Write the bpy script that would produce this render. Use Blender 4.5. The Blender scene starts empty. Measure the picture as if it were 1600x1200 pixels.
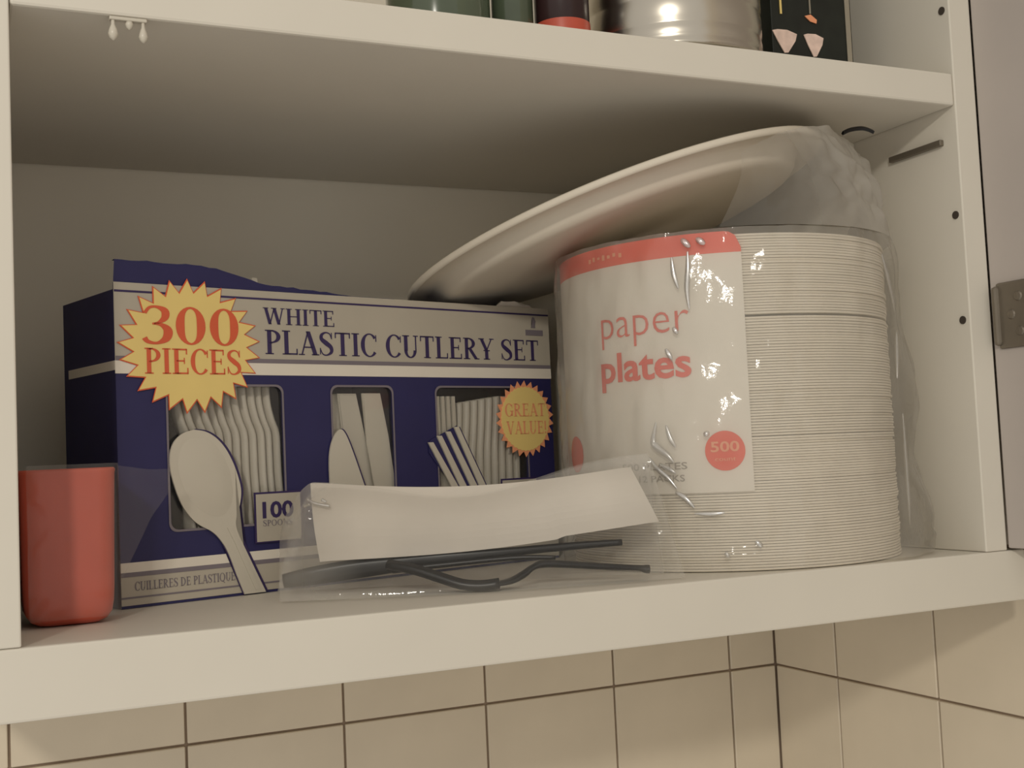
import bpy, bmesh, math, random
from mathutils import Vector, Matrix, noise

random.seed(4)
scene = bpy.context.scene
col = scene.collection

# ------------------------------------------------------------------ camera
def srgb(r, g, b):
    f = lambda c: (c / 255 / 12.92) if c <= 10 else ((c / 255 + .055) / 1.055) ** 2.4
    return (f(r), f(g), f(b), 1.0)

cam_data = bpy.data.cameras.new('camera')
cam = bpy.data.objects.new('camera', cam_data)
col.objects.link(cam)
yaw, pitch, roll = .4333, .0622, -.0455
fw = Vector((math.sin(yaw) * math.cos(pitch), math.cos(yaw) * math.cos(pitch), math.sin(pitch)))
r0 = Vector((math.cos(yaw), -math.sin(yaw), 0))
u0 = r0.cross(fw)
rr = r0 * math.cos(roll) + u0 * math.sin(roll)
uu = u0 * math.cos(roll) - r0 * math.sin(roll)
M = Matrix(((rr.x, uu.x, -fw.x), (rr.y, uu.y, -fw.y), (rr.z, uu.z, -fw.z))).to_4x4()
M.translation = (-.0253, -.5743, .0720)
cam.matrix_world = M
cam_data.sensor_width = 36
cam_data.lens = 1892.0 / 1600 * 36
cam_data.clip_start = .02
scene.camera = cam

# ------------------------------------------------------------------ world and lamp
world = bpy.data.worlds.new('kitchen_air')
scene.world = world
world.use_nodes = True
bgn = world.node_tree.nodes['Background']
bgn.inputs[0].default_value = srgb(232, 226, 217)
bgn.inputs[1].default_value = .84

lamp_data = bpy.data.lights.new('ceiling_lamp', 'AREA')
lamp_data.shape = 'DISK'
lamp_data.size = .17
lamp_data.energy = 18
lamp_data.color = (1, .94, .83)
lamp = bpy.data.objects.new('ceiling_lamp', lamp_data)
col.objects.link(lamp)
lamp.location = (-.98, -2.1, .97)
lamp.rotation_euler = (Vector((.3, .1, .05)) - Vector(lamp.location)).to_track_quat('-Z', 'Y').to_euler()

scene.view_settings.view_transform = 'Standard'
scene.view_settings.look = 'None'
scene.view_settings.gamma = 1
scene.view_settings.use_curve_mapping = False
scene.view_settings.exposure = 0

# ------------------------------------------------------------------ materials
def mat(name, rgb, rough=.6, metal=0, spec=.4, var=.05, scale=30, bump=0, bscale=200, coat=0, subsurf=0):
    m = bpy.data.materials.new(name)
    m.use_nodes = True
    nt = m.node_tree
    b = nt.nodes['Principled BSDF']
    b.inputs['Roughness'].default_value = rough
    b.inputs['Metallic'].default_value = metal
    b.inputs['Specular IOR Level'].default_value = spec
    b.inputs['Coat Weight'].default_value = coat
    tc = nt.nodes.new('ShaderNodeTexCoord')
    n = nt.nodes.new('ShaderNodeTexNoise')
    n.inputs['Scale'].default_value = scale
    n.inputs['Detail'].default_value = 4
    nt.links.new(tc.outputs['Object'], n.inputs['Vector'])
    ramp = nt.nodes.new('ShaderNodeValToRGB')
    c = srgb(*rgb)
    ramp.color_ramp.elements[0].position = .3
    ramp.color_ramp.elements[1].position = .7
    ramp.color_ramp.elements[0].color = tuple(x * (1 - var) for x in c[:3]) + (1,)
    ramp.color_ramp.elements[1].color = tuple(min(1, x * (1 + var)) for x in c[:3]) + (1,)
    nt.links.new(n.outputs['Fac'], ramp.inputs['Fac'])
    nt.links.new(ramp.outputs['Color'], b.inputs['Base Color'])
    if bump:
        n2 = nt.nodes.new('ShaderNodeTexNoise')
        n2.inputs['Scale'].default_value = bscale
        nt.links.new(tc.outputs['Object'], n2.inputs['Vector'])
        bp = nt.nodes.new('ShaderNodeBump')
        bp.inputs['Strength'].default_value = bump
        bp.inputs['Distance'].default_value = .001
        nt.links.new(n2.outputs['Fac'], bp.inputs['Height'])
        nt.links.new(bp.outputs['Normal'], b.inputs['Normal'])
    return m

def film(name, haze=.07, tint=(1, 1, 1), rough=.09, bscale=45, bump=.35, base=.03, layered=False):
    m = bpy.data.materials.new(name)
    m.use_nodes = True
    nt = m.node_tree
    nt.nodes.remove(nt.nodes['Principled BSDF'])
    out = nt.nodes['Material Output']
    tr = nt.nodes.new('ShaderNodeBsdfTransparent')
    tr.inputs[0].default_value = tint + (1,)
    gl = nt.nodes.new('ShaderNodeBsdfGlossy')
    gl.inputs['Roughness'].default_value = rough
    df = nt.nodes.new('ShaderNodeBsdfDiffuse')
    df.inputs[0].default_value = (.75, .72, .66, 1)
    tl = nt.nodes.new('ShaderNodeBsdfTranslucent')
    tl.inputs[0].default_value = (.75, .72, .66, 1)
    mx0 = nt.nodes.new('ShaderNodeMixShader')
    mx0.inputs[0].default_value = .5
    nt.links.new(df.outputs[0], mx0.inputs[1]); nt.links.new(tl.outputs[0], mx0.inputs[2])
    mx1 = nt.nodes.new('ShaderNodeMixShader')
    mx1.inputs[0].default_value = haze
    if layered:      # crumpled places hold more layers of film
        at = nt.nodes.new('ShaderNodeAttribute'); at.attribute_name = 'layers'
        ml = nt.nodes.new('ShaderNodeMath'); ml.operation = 'MULTIPLY'; ml.inputs[1].default_value = haze
        nt.links.new(at.outputs['Fac'], ml.inputs[0]); nt.links.new(ml.outputs[0], mx1.inputs[0])
    nt.links.new(tr.outputs[0], mx1.inputs[1]); nt.links.new(mx0.outputs[0], mx1.inputs[2])
    lw = nt.nodes.new('ShaderNodeLayerWeight')
    lw.inputs['Blend'].default_value = .25
    mp = nt.nodes.new('ShaderNodeMapRange')
    mp.inputs['To Min'].default_value = base
    mp.inputs['To Max'].default_value = max(.3, base)
    nt.links.new(lw.outputs['Fresnel'], mp.inputs['Value'])
    mx2 = nt.nodes.new('ShaderNodeMixShader')
    nt.links.new(mp.outputs[0], mx2.inputs[0])
    nt.links.new(mx1.outputs[0], mx2.inputs[1]); nt.links.new(gl.outputs[0], mx2.inputs[2])
    nt.links.new(mx2.outputs[0], out.inputs[0])
    tc = nt.nodes.new('ShaderNodeTexCoord')
    n = nt.nodes.new('ShaderNodeTexNoise')
    n.inputs['Scale'].default_value = bscale
    n.inputs['Detail'].default_value = 5
    nt.links.new(tc.outputs['Object'], n.inputs['Vector'])
    bp = nt.nodes.new('ShaderNodeBump')
    bp.inputs['Strength'].default_value = bump
    bp.inputs['Distance'].default_value = .004
    nt.links.new(n.outputs['Fac'], bp.inputs['Height'])
    for s in (gl, lw): nt.links.new(bp.outputs['Normal'], s.inputs['Normal'])
    return m

CAB = mat('white_cabinet_paint', (212, 206, 193), .45, var=.02, scale=12, bump=.05, bscale=60)
CABIN = mat('lightened_cabinet_white', (240, 233, 218), .55, var=.02, scale=9)  # cabinet white lightened for the back panel, brightness put into the colour
DOORM = mat('shaded_door_white', (178, 169, 162), .5, var=.02, scale=12)  # white door; its grazing-light shade is put into this greyer colour
WALL = mat('wall_plaster', (200, 190, 176), .8, var=.03)
GROUT = mat('tile_grout', (150, 132, 114), .9, var=.1)
TILE = mat('beige_tile', (212, 200, 179), .35, var=.04, scale=14, bump=.06, bscale=40)
NAVY = mat('navy_card', (42, 40, 84), .45, var=.08)
SILVER = mat('silver_grey_card', (178, 170, 155), .5, var=.03)
CARDW = mat('white_card', (222, 214, 200), .55, var=.02)
INK = mat('violet_ink', (54, 42, 84), .5, var=.1)
LINE = mat('grey_violet_ink', (120, 112, 118), .5, var=.05)
YEL = mat('yellow_ink', (232, 205, 128), .5, var=.03)
ORG = mat('orange_ink', (214, 96, 62), .5, var=.05)
PALEORG = mat('pale_orange_ink', (234, 158, 116), .5, var=.05)
WPLA = mat('white_plastic', (196, 189, 174), .3, var=.02, coat=.2)
BPLA = mat('black_plastic', (18, 16, 16), .35, var=.1)
PAPER = mat('white_paper', (205, 197, 185), .75, var=.03, bump=.15, bscale=120)
PLATE = mat('plate_paper', (226, 217, 200), .75, var=.04, scale=60)
PLAT = mat('platter_paper', (216, 207, 191), .55, var=.02)
LABEL = mat('label_paper', (224, 217, 204), .45, var=.02)
RED = mat('red_orange_label', (228, 78, 48), .45, var=.05)
TXTRED = mat('label_red_ink', (220, 92, 76), .5, var=.05)
TXTGREY = mat('label_grey_ink', (150, 142, 132), .5, var=.05)
TUB = mat('red_plastic', (186, 82, 62), .4, var=.08)
METAL = mat('brushed_metal', (196, 190, 178), .24, metal=1, var=.05, scale=8)
HINGE = mat('dull_hinge_metal', (128, 120, 108), .45, metal=.7, var=.1)
DARK = mat('dark_hole', (62, 54, 46), .8)
BLACKBOX = mat('black_green_card', (26, 30, 24), .4, var=.3, scale=80)
GREENG = mat('green_glass', (78, 88, 70), .15, var=.15, coat=.5)
DARKJ = mat('dark_red_jar', (52, 34, 34), .25, var=.3)
LID = mat('jar_lid', (150, 142, 126), .4, var=.1)
PINK = mat('pink_print', (226, 200, 186), .5, var=.15, scale=150)
FILM = film('clear_bag_film', .30, rough=.10, bump=.4, base=.02)
FILM2 = film('clear_kit_film', .09, rough=.08, bscale=60, bump=.12, base=.012)
FILM3 = film('crumpled_bag_film', .60, rough=.10, bump=.5, base=.03, layered=True)
SLEEVE = film('clear_sleeve_film', .36, rough=.08, bscale=60, bump=.2, base=.015, layered=True)
FOLD = film('bag_fold_film', .14, rough=.25, bump=.05, base=.42)
PANE = film('window_film', .03, rough=.05, bump=.05)

# ------------------------------------------------------------------ helpers
def link_mesh(name, verts, faces, m, parent=None, smooth=False, kind=None):
    me = bpy.data.meshes.new(name)
    me.from_pydata([tuple(v) for v in verts], [], faces)
    me.update()
    me.materials.append(m)
    if smooth:
        for p in me.polygons: p.use_smooth = True
    o = bpy.data.objects.new(name, me)
    col.objects.link(o)
    if parent: o.parent = parent
    if kind: o['kind'] = kind
    return o

def link_bm(name, bm, m, parent=None, smooth=False, kind=None):
    me = bpy.data.meshes.new(name)
    bmesh.ops.recalc_face_normals(bm, faces=bm.faces)
    bm.to_mesh(me); bm.free()
    me.materials.append(m)
    if smooth:
        for p in me.polygons: p.use_smooth = True
    o = bpy.data.objects.new(name, me)
    col.objects.link(o)
    if parent: o.parent = parent
    if kind: o['kind'] = kind
    return o

def layers(o, vals):
    a = o.data.attributes.new('layers', 'FLOAT', 'POINT')
    a.data.foreach_set('value', vals)
    return o

def tag(o, label=None, cat=None, group=None, kind=None):
    if label: o['label'] = label
    if cat: o['category'] = cat
    if group: o['group'] = group
    if kind: o['kind'] = kind
    return o

def thing(name, label, cat, loc=(0, 0, 0), rz=0, group=None):
    o = bpy.data.objects.new(name, None)
    o.empty_display_size = .02
    col.objects.link(o)
    o.location = loc
    o.rotation_euler = (0, 0, rz)
    return tag(o, label, cat, group)

def add_box(bm, x0, x1, y0, y1, z0, z1, bev=0, seg=2):
    vs = [bm.verts.new((x, y, z)) for z in (z0, z1) for y in (y0, y1) for x in (x0, x1)]
    fs = [(0, 1, 3, 2), (4, 6, 7, 5), (0, 4, 5, 1), (2, 3, 7, 6), (0, 2, 6, 4), (1, 5, 7, 3)]
    F = [bm.faces.new([vs[i] for i in f]) for f in fs]
    if bev:
        es = list({e for f in F for e in f.edges})
        bmesh.ops.bevel(bm, geom=es, offset=bev, segments=seg, affect='EDGES', profile=.5)
    return bm

def box(name, x0, x1, y0, y1, z0, z1, m, parent=None, bev=0.0, kind=None, seg=2):
    return link_bm(name, add_box(bmesh.new(), x0, x1, y0, y1, z0, z1, bev, seg), m, parent, kind=kind)

def lathe(profile, seg=48, c=(0, 0, 0), bm=None, cap0=True, cap1=False):
    bm = bm or bmesh.new()
    rings = []
    for r, z in profile:
        rings.append([bm.verts.new((c[0] + r * math.cos(2 * math.pi * i / seg), c[1] + r * math.sin(2 * math.pi * i / seg), c[2] + z)) for i in range(seg)])
    for a, b in zip(rings, rings[1:]):
        for i in range(seg):
            bm.faces.new((a[i], a[(i + 1) % seg], b[(i + 1) % seg], b[i]))
    if cap0: bm.faces.new(rings[0][::-1])
    if cap1: bm.faces.new(rings[-1])
    return bm

def prism(poly, y0, y1, bm=None):
    """Outline in (x, z) extruded along y from y0 (front) to y1."""
    bm = bm or bmesh.new()
    a = [bm.verts.new((x, y0, z)) for x, z in poly]
    b = [bm.verts.new((x, y1, z)) for x, z in poly]
    n = len(poly)
    bm.faces.new(a); bm.faces.new(b[::-1])
    for i in range(n):
        bm.faces.new((a[i], b[i], b[(i + 1) % n], a[(i + 1) % n]))
    bmesh.ops.triangulate(bm, faces=[f for f in bm.faces if len(f.verts) > 4])
    return bm

def catmull(P, n=6):
    out = []
    for i in range(len(P) - 1):
        p0 = P[max(i - 1, 0)]; p1 = P[i]; p2 = P[i + 1]; p3 = P[min(i + 2, len(P) - 1)]
        for k in range(n):
            t = k / n
            out.append(tuple(.5 * (2 * b + (c - a) * t + (2 * a - 5 * b + 4 * c - d) * t * t + (-a + 3 * b - 3 * c + d) * t ** 3) for a, b, c, d in zip(p0, p1, p2, p3)))
    out.append(tuple(P[-1]))
    return out

# ------------------------------------------------------------------ lettering: a hand drawn Roman alphabet
T, H = .17, .055
def G_stem(x, z0=0, z1=1, w=T, s=.085):
    return [[(x - w / 2, z0), (x + w / 2, z0), (x + w / 2, z1), (x - w / 2, z1)],
            [(x - w / 2 - s, z0), (x + w / 2 + s, z0), (x + w / 2 + s, z0 + .045), (x - w / 2 - s, z0 + .045)],
            [(x - w / 2 - s, z1 - .045), (x + w / 2 + s, z1 - .045), (x + w / 2 + s, z1), (x - w / 2 - s, z1)]]
def G_bar(x0, x1, z, w=H): return [[(x0, z - w / 2), (x1, z - w / 2), (x1, z + w / 2), (x0, z + w / 2)]]
def G_diag(a, b, w): return [[(a[0] - w / 2, a[1]), (b[0] - w / 2, b[1]), (b[0] + w / 2, b[1]), (a[0] + w / 2, a[1])]]
def G_tick(x, z0, z1, w=.05): return [[(x - w / 2, z0), (x + w / 2, z0), (x + w / 2, z1), (x - w / 2, z1)]]
def G_serif(x, z, w=.3): return [[(x - w / 2, z), (x + w / 2, z), (x + w / 2, z + .045), (x - w / 2, z + .045)]]
def G_stroke(P, n=5):
    """Centre line of (x, z, width) smoothed into quads."""
    Q = catmull(P, n); L = []; R = []
    for i, (x, z, w) in enumerate(Q):
        a = Q[max(i - 1, 0)]; b = Q[min(i + 1, len(Q) - 1)]
        dx, dz = b[0] - a[0], b[1] - a[1]; l = math.hypot(dx, dz) or 1
        L.append((x - dz / l * w / 2, z + dx / l * w / 2)); R.append((x + dz / l * w / 2, z - dx / l * w / 2))
    return [[L[i], R[i], R[i + 1], L[i + 1]] for i in range(len(Q) - 1)]
def G_ring(cx, cz, rx, rz, a0, a1, thick=T, thin=H, n=20):
    P = []
    for i in range(n + 1):
        a = math.radians(a0 + (a1 - a0) * i / n)
        w = thin + (thick - thin) * abs(math.cos(a)) ** 1.5
        P.append((cx + (rx - w / 2) * math.cos(a), cz + (rz - w / 2) * math.sin(a), w))
    return G_stroke(P, 1)
def glyph(ch):
    """Polygons and advance for one capital letter of unit height."""
    if ch == 'I': return G_stem(.2), .4
    if ch == 'H': return G_stem(.2) + G_stem(.72) + G_bar(.2, .72, .52), .92
    if ch == 'T': return G_stem(.38) + G_bar(.04, .72, .97, .06) + G_tick(.065, .76, 1) + G_tick(.695, .76, 1), .76
    if ch == 'E': return G_stem(.2) + G_bar(.2, .64, .97, .06) + G_bar(.2, .54, .52) + G_bar(.2, .68, .03, .06) + G_tick(.615, .78, 1) + G_tick(.655, 0, .24) + G_tick(.52, .4, .64, .04), .74
    if ch == 'L': return G_stem(.2) + G_bar(.2, .66, .03, .06) + G_tick(.635, 0, .25), .7
    if ch == 'P': return G_stem(.2) + G_ring(.3, .73, .36, .27, -100, 100) + G_bar(.2, .32, .97) + G_bar(.2, .32, .47), .7
    if ch == 'R': return G_stem(.2) + G_ring(.3, .74, .35, .26, -100, 100) + G_bar(.2, .32, .97) + G_bar(.2, .34, .5) + G_diag((.7, 0), (.36, .5), .18) + G_serif(.76, 0, .2), .84
    if ch == 'A': return G_diag((.14, 0), (.42, 1), .06) + G_diag((.72, 0), (.42, 1), .18) + G_bar(.22, .62, .33) + G_serif(.13, 0, .26) + G_serif(.72, 0, .32), .86
    if ch == 'V': return G_diag((.44, 0), (.15, 1), .18) + G_diag((.44, 0), (.72, 1), .06) + G_serif(.15, .955, .32) + G_serif(.72, .955, .26), .86
    if ch == 'W': return G_diag((.36, 0), (.14, 1), .17) + G_diag((.36, 0), (.6, 1), .06) + G_diag((.84, 0), (.6, 1), .17) + G_diag((.84, 0), (1.06, 1), .06) + G_serif(.14, .955) + G_serif(.58, .955) + G_serif(1.06, .955, .24), 1.2
    if ch == 'Y': return G_stem(.42, 0, .45) + G_diag((.42, .42), (.15, 1), .17) + G_diag((.42, .42), (.7, 1), .06) + G_serif(.15, .955) + G_serif(.7, .955, .25), .82
    if ch == 'U': return G_stem(.2, .3, 1)[:1] + G_serif(.2, .955, .34) + G_tick(.68, .3, 1, .06) + G_serif(.68, .955, .24) + G_ring(.413, .33, .298, .35, 180, 360, .15, .06), .86
    if ch in 'CG':
        g = G_ring(.44, .5, .4, .52, 42, 318, .18, .05) + G_tick(.74, .66, .95, .045)
        if ch == 'G': g += G_stem(.72, .05, .42)[:1] + G_serif(.7, .4, .34)
        return g, (.86 if ch == 'G' else .8)
    if ch in '0OQ':
        rx = .34 if ch == '0' else .44
        g = G_ring(rx + .04, .5, rx, .52, 0, 360, .2 if ch == '0' else .17, .05, 28)
        if ch == 'Q': g += G_diag((.86, -.2), (.46, .12), .14)
        return g, 2 * rx + .1
    if ch == 'S': return G_stroke([(.56, .74, .03), (.5, .92, .05), (.33, .98, .06), (.15, .88, .12), (.14, .7, .16), (.33, .53, .2), (.53, .36, .17), (.55, .15, .13), (.36, .02, .06), (.18, .06, .05), (.08, .28, .03)]) + G_tick(.575, .7, .98, .04) + G_tick(.075, .04, .32, .04), .68
    if ch == '3': return G_stroke([(.1, .8, .08), (.2, .95, .07), (.36, .98, .07), (.54, .88, .17), (.54, .7, .16), (.4, .56, .07), (.26, .52, .05)]) + G_stroke([(.3, .53, .05), (.46, .5, .1), (.6, .36, .2), (.56, .14, .18), (.36, .01, .07), (.16, .04, .1), (.08, .14, .13)]), .74
    if ch == 'D': return G_stem(.2) + G_ring(.28, .5, .52, .5, -95, 95) + G_bar(.2, .32, .97) + G_bar(.2, .32, .03), .88
    if ch == 'N': return G_tick(.2, 0, 1, .06) + G_diag((.76, 0), (.2, 1), .17) + G_tick(.76, 0, 1, .06) + G_serif(.17, .955, .26) + G_serif(.2, 0, .24) + G_serif(.76, .955, .24), .92
    if ch == '!': return G_diag((.16, .3), (.16, 1), .15) + G_ring(.16, .08, .09, .09, 0, 360, .09, .09, 8), .36
    return [], .36
def serif_text(name, txt, x0, x1, z, h, y, m, parent, th=.0002, slope=0):
    polys = []; x = 0
    for ch in txt:
        g, a = glyph(ch)
        polys += [[(px + x, pz) for px, pz in q] for q in g]; x += a
    k = (x1 - x0) / x
    vs, fs = [], []
    for q in polys:
        i = len(vs); n = len(q)
        vs += [(x0 + px * k, y, z + pz * h + slope * px * k) for px, pz in q]
        fs.append(tuple(range(i, i + n)))
    return link_mesh(name, vs, fs, m, parent)

def sans_mesh(txt, bold=0.0):
    """Flat mesh data (verts, faces) of the built in sans face, x to the right, z up, cap height about .7."""
    cu = bpy.data.curves.new('lettering_outline', 'FONT')
    cu.body = txt
    cu.resolution_u = 3
    cu.offset = bold
    o = bpy.data.objects.new('lettering_outline', cu)
    col.objects.link(o)
    dg = bpy.context.evaluated_depsgraph_get()
    me = o.evaluated_get(dg).to_mesh()
    V = [(v.co.x, v.co.y) for v in me.vertices]
    F = [tuple(p.vertices) for p in me.polygons]
    bpy.data.objects.remove(o); bpy.data.curves.remove(cu)
    return V, F
def fit(V, x0, x1, z0=None, z1=None):
    ax = min(v[0] for v in V); bx = max(v[0] for v in V); az = min(v[1] for v in V); bz = max(v[1] for v in V)
    return [(x0 + (x - ax) / (bx - ax) * (x1 - x0), z0 + (z - az) / (bz - az) * (z1 - z0)) for x, z in V]

# ------------------------------------------------------------------ walls and tiles
W, HO, D, BT, TT = .564, .2867, .2969, .0321, .0211
TS, TX, TZ, DW, XW = .1146, .0048, -.1173, .3089, .6252
g = .0009
wb = box('wall_back', -.9, XW + .1, DW + .0025, DW + .09, -.6, .95, GROUT, kind='structure')
wr = box('wall_right', XW + .0025, XW + .09, -1.0, DW + .0024, -.6, .95, GROUT, kind='structure')
box('painted_plaster', XW - .0005, XW + .0022, -1.0, DW - .001, -.0010, .949, WALL, wr)
def tile_mesh(w, h):
    bm = add_box(bmesh.new(), g, w - g, 0, .004, g, h - g, .0006, 1)
    me = bpy.data.meshes.new('tile')
    bmesh.ops.recalc_face_normals(bm, faces=bm.faces)
    bm.to_mesh(me); bm.free(); me.materials.append(TILE)
    return me
full = tile_mesh(TS, TS); cutb = tile_mesh(XW - (TX + 5 * TS), TS)
rp = .1120; y_first = .2273
fullr = tile_mesh(rp, TS); cutr = tile_mesh(DW - y_first, TS)
def put_tile(me, loc, rz, parent):
    o = bpy.data.objects.new('tile', me); col.objects.link(o)
    o.location = loc; o.rotation_euler = (random.uniform(-.003, .003), 0, rz + random.uniform(-.003, .003)); o.parent = parent
for row in range(3):
    z0 = TZ + TS - (row + 1) * TS
    for i in range(-3, 6):
        put_tile(cutb if i == 5 else full, (TX + i * TS, DW, z0), 0, wb)
    put_tile(cutr, (XW, DW, z0), -math.pi / 2, wr)
    for i in range(5):
        put_tile(fullr, (XW, y_first - i * rp, z0), -math.pi / 2, wr)

# ------------------------------------------------------------------ cabinet
cab = thing('kitchen_cabinet', 'white painted open wall cabinet with two shelves above beige tiles', 'cabinet', (0, 0, 0))
CT = .62
box('side_panel', -.018, 0, 0, D + .008, .0002, CT, CAB, cab, .0008)
box('side_panel', W, W + .018, 0, D + .008, .0002, CT, CAB, cab, .0008)
box('bottom_panel', -.05, .597, 0, D + .008, -BT, 0, CAB, cab, .0012)
box('top_panel', -.018, W + .018, 0, D + .008, CT, CT + .018, CAB, cab, .0008)
box('back_panel', 0, W, D, D + .006, 0, CT, CABIN, cab)
box('shelf', .0003, W - .0003, .0005, D - .0015, HO, HO + TT, CAB, cab, .0015)
for z in (.351, .2163, .1481):
    bm = lathe([(.0026, 0), (.0026, .0012)], 14, cap1=True)
    bmesh.ops.rotate(bm, verts=bm.verts, cent=(0, 0, 0), matrix=Matrix.Rotation(-math.pi / 2, 3, 'Y'))
    bmesh.ops.translate(bm, verts=bm.verts, vec=(W + .0005, .006, z))
    link_bm('shelf_pin_hole', bm, DARK, cab)
box('shelf_cleat', W - .0035, W, .012, .06, .2632, .2672, HINGE, cab, .0006)
# door standing open on the right
door = box('door', 0, .018, -.40, 0, .0015, CT, DOORM, cab, .001)
door.location = (W + .01825, -.0004, 0)
door.rotation_euler = (0, 0, math.radians(2.4))
bm = add_box(bmesh.new(), -.0022, 0, -.034, -.006, .128, .170, .0012)
add_box(bm, -.005, 0, -.009, -.004, .130, .168, .002)
for z in (.138, .149, .160):
    b2 = lathe([(.0001, .0012), (.0026, .0009), (.0032, 0)], 12, cap0=False)
    bmesh.ops.rotate(b2, verts=b2.verts, cent=(0, 0, 0), matrix=Matrix.Rotation(-math.pi / 2, 3, 'Y'))
    bmesh.ops.translate(b2, verts=b2.verts, vec=(-.0022, -.023 if z != .149 else -.017, z))
    tmp = bpy.data.meshes.new('t'); b2.to_mesh(tmp); b2.free(); bm.from_mesh(tmp); bpy.data.meshes.remove(tmp)
link_bm('hinge', bm, HINGE, door)

# ------------------------------------------------------------------ two-pronged clip under the upper shelf
clip = thing('shelf_clip', 'small white two-pronged clip hanging from front edge of upper shelf', 'clip', (.0523, .0025, HO))
def teardrop(x, z0, z1, r):
    bm = lathe([(.0003, z0), (r * .7, z0 + r * .5), (r, z0 + r * 1.3), (r * .8, z0 + r * 2.2), (r * .4, z1 - (z1 - z0) * .25), (r * .35, z1)], 16, (x, 0, 0))
    return bm
link_bm('prong', teardrop(-.0073, -.0115, -.0015, .0024), WPLA, clip, True)
link_bm('prong', teardrop(.0063, -.0115, -.0015, .0022), WPLA, clip, True)
bm = add_box(bmesh.new(), -.009, .008, -.0015, .002, -.0018, -.0001, .0005)
link_bm('clip_base', bm, WPLA, clip)
link_bm('clip_knob', teardrop(0, -.0058, -.0010, .0019), WPLA, clip, True)

# ------------------------------------------------------------------ cutlery box
BA = math.radians(16.1); BL, BD, BH = .3256, .075, .180
BX = Vector((.0561, .1207, .0002))
carton = thing('cutlery_box', 'navy and silver printed cutlery carton with three windows and yellow starbursts', 'box', BX, BA)
WIN = [(.0295, .1036, .0405, .1236), (.1385, .1848, .0405, .1222), (.2203, .3002, .0405, .1226)]
# front panel with three real window holes: grid of cells, holes skipped
xs = sorted({0, BL} | {v for w in WIN for v in w[:2]})
zs = [0, .0405, .1225, BH]
bm = bmesh.new()
for i in range(len(xs) - 1):
    for k in range(3):
        if k == 1 and any(abs(w[0] - xs[i]) < 1e-6 for w in WIN): continue
        add_box(bm, xs[i], xs[i + 1], 0, .0012, zs[k], zs[k + 1])
bmesh.ops.remove_doubles(bm, verts=bm.verts, dist=1e-6)
link_bm('front_panel', bm, NAVY, carton)
box('left_panel', 0, .0012, .0012, BD, 0, BH - .004, NAVY, carton)
box('right_panel', BL - .0012, BL, .0012, BD, 0, BH, NAVY, carton)
box('back_panel', .0012, BL - .0012, BD - .0012, BD, 0, BH - .006, NAVY, carton)
box('base_panel', .0012, BL - .0012, .0012, BD - .0012, 0, .0012, NAVY, carton)
for x in (.121, .2025): box('divider', x, x + .001, .0014, BD - .0014, .0014, .15, NAVY, carton)
box('silver_band', -.0002, BL + .0002, -.0004, 0, .1362, BH, SILVER, carton)
box('side_band', -.0004, 0, 0, BD * .9, .131, .1362, CARDW, carton)
box('white_stripe', -.0003, BL + .0003, -.0005, 0, .1290, .1362, CARDW, carton)
box('grey_stripe', 0, BL, -.0006, -.0004, .1362, .1388, LINE, carton)
box('top_line', 0, BL, -.0006, -.0004, .1745, .1757, INK, carton)
box('lower_white_stripe', 0, BL, -.0005, 0, .0195, .0248, CARDW, carton)
box('lower_silver_band', 0, BL, -.0004, 0, .0015, .0195, SILVER, carton)
box('lower_grey_stripe', 0, BL, -.0006, -.0004, .0170, .0195, LINE, carton)
box('bottom_line', 0, BL, -.0006, -.0004, .0052, .0062, LINE, carton)
# raised torn lid edge
def lid_h(s): return .0105 * max(0, 1 - max(0, (s - .035) / .055)) ** .7 + (.0045 * max(0, 1 - max(0, s - .09) / .075) if s < .17 else 0)
vs, fs = [], []; n = 40
for i in range(n + 1):
    s = .19 * i / n; hgt = min(.0125, lid_h(s)) + (random.uniform(-.0004, .0004) if i else 0)
    vs += [(s, .0006, BH - .001), (s, .0002 - hgt * .15, BH + max(.0003, hgt)), (s, .0016, BH + max(.0001, hgt - .0004))]
for i in range(n):
    a = 3 * i
    fs += [(a, a + 3, a + 4, a + 1), (a + 1, a + 4, a + 5, a + 2)]
tag(link_mesh('lid_flap', vs, fs, NAVY, carton), 'torn navy lid flap standing up')
bm = prism([(.278, BH - .001), (.285, BH + .0042), (.29, BH + .0035), (.297, BH + .0048), (.303, BH + .002), (.311, BH + .0022), (.316, BH - .001)], .003, .0045)
tag(link_bm('torn_edge', bm, CARDW, carton), 'torn white cardboard edge')
# window trims and films
def rounded(x0, x1, z0, z1, r, n=5):
    out = []
    for cx, cz, a in ((x1 - r, z0 + r, -90), (x1 - r, z1 - r, 0), (x0 + r, z1 - r, 90), (x0 + r, z0 + r, 180)):
        for k in range(n + 1):
            t = math.radians(a + 90 * k / n); out.append((cx + r * math.cos(t), cz + r * math.sin(t)))
    return out
for x0, x1, z0, z1 in WIN:
    z1 = .1225
    fr = thing_part = None
    A = rounded(x0 - .0009, x1 + .0009, z0 - .0009, z1 + .0009, .005); B = rounded(x0 + .0004, x1 - .0004, z0 + .0004, z1 - .0004, .0045)
    vs = [(x, -.0005, z) for x, z in A] + [(x, -.0005, z) for x, z in B]; m_ = len(A)
    fr = link_mesh('window_trim', vs, [(i, (i + 1) % m_, m_ + (i + 1) % m_, m_ + i) for i in range(m_)], LINE, carton)
    # navy card corners that round the window
    for k, (cx, cz) in enumerate(((x1, z0), (x1, z1), (x0, z1), (x0, z0))):
        seg = B[k * 6:(k + 1) * 6]
        link_mesh('window_corner', [(cx, -.0002, cz)] + [(x, -.0002, z) for x, z in seg], [(0, 1 + j, 2 + j) for j in range(5)], NAVY, carton)
    box('window_film', x0 - .001, x1 + .001, .0014, .0016, z0 - .001, z1 + .001, PANE, carton)
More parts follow.
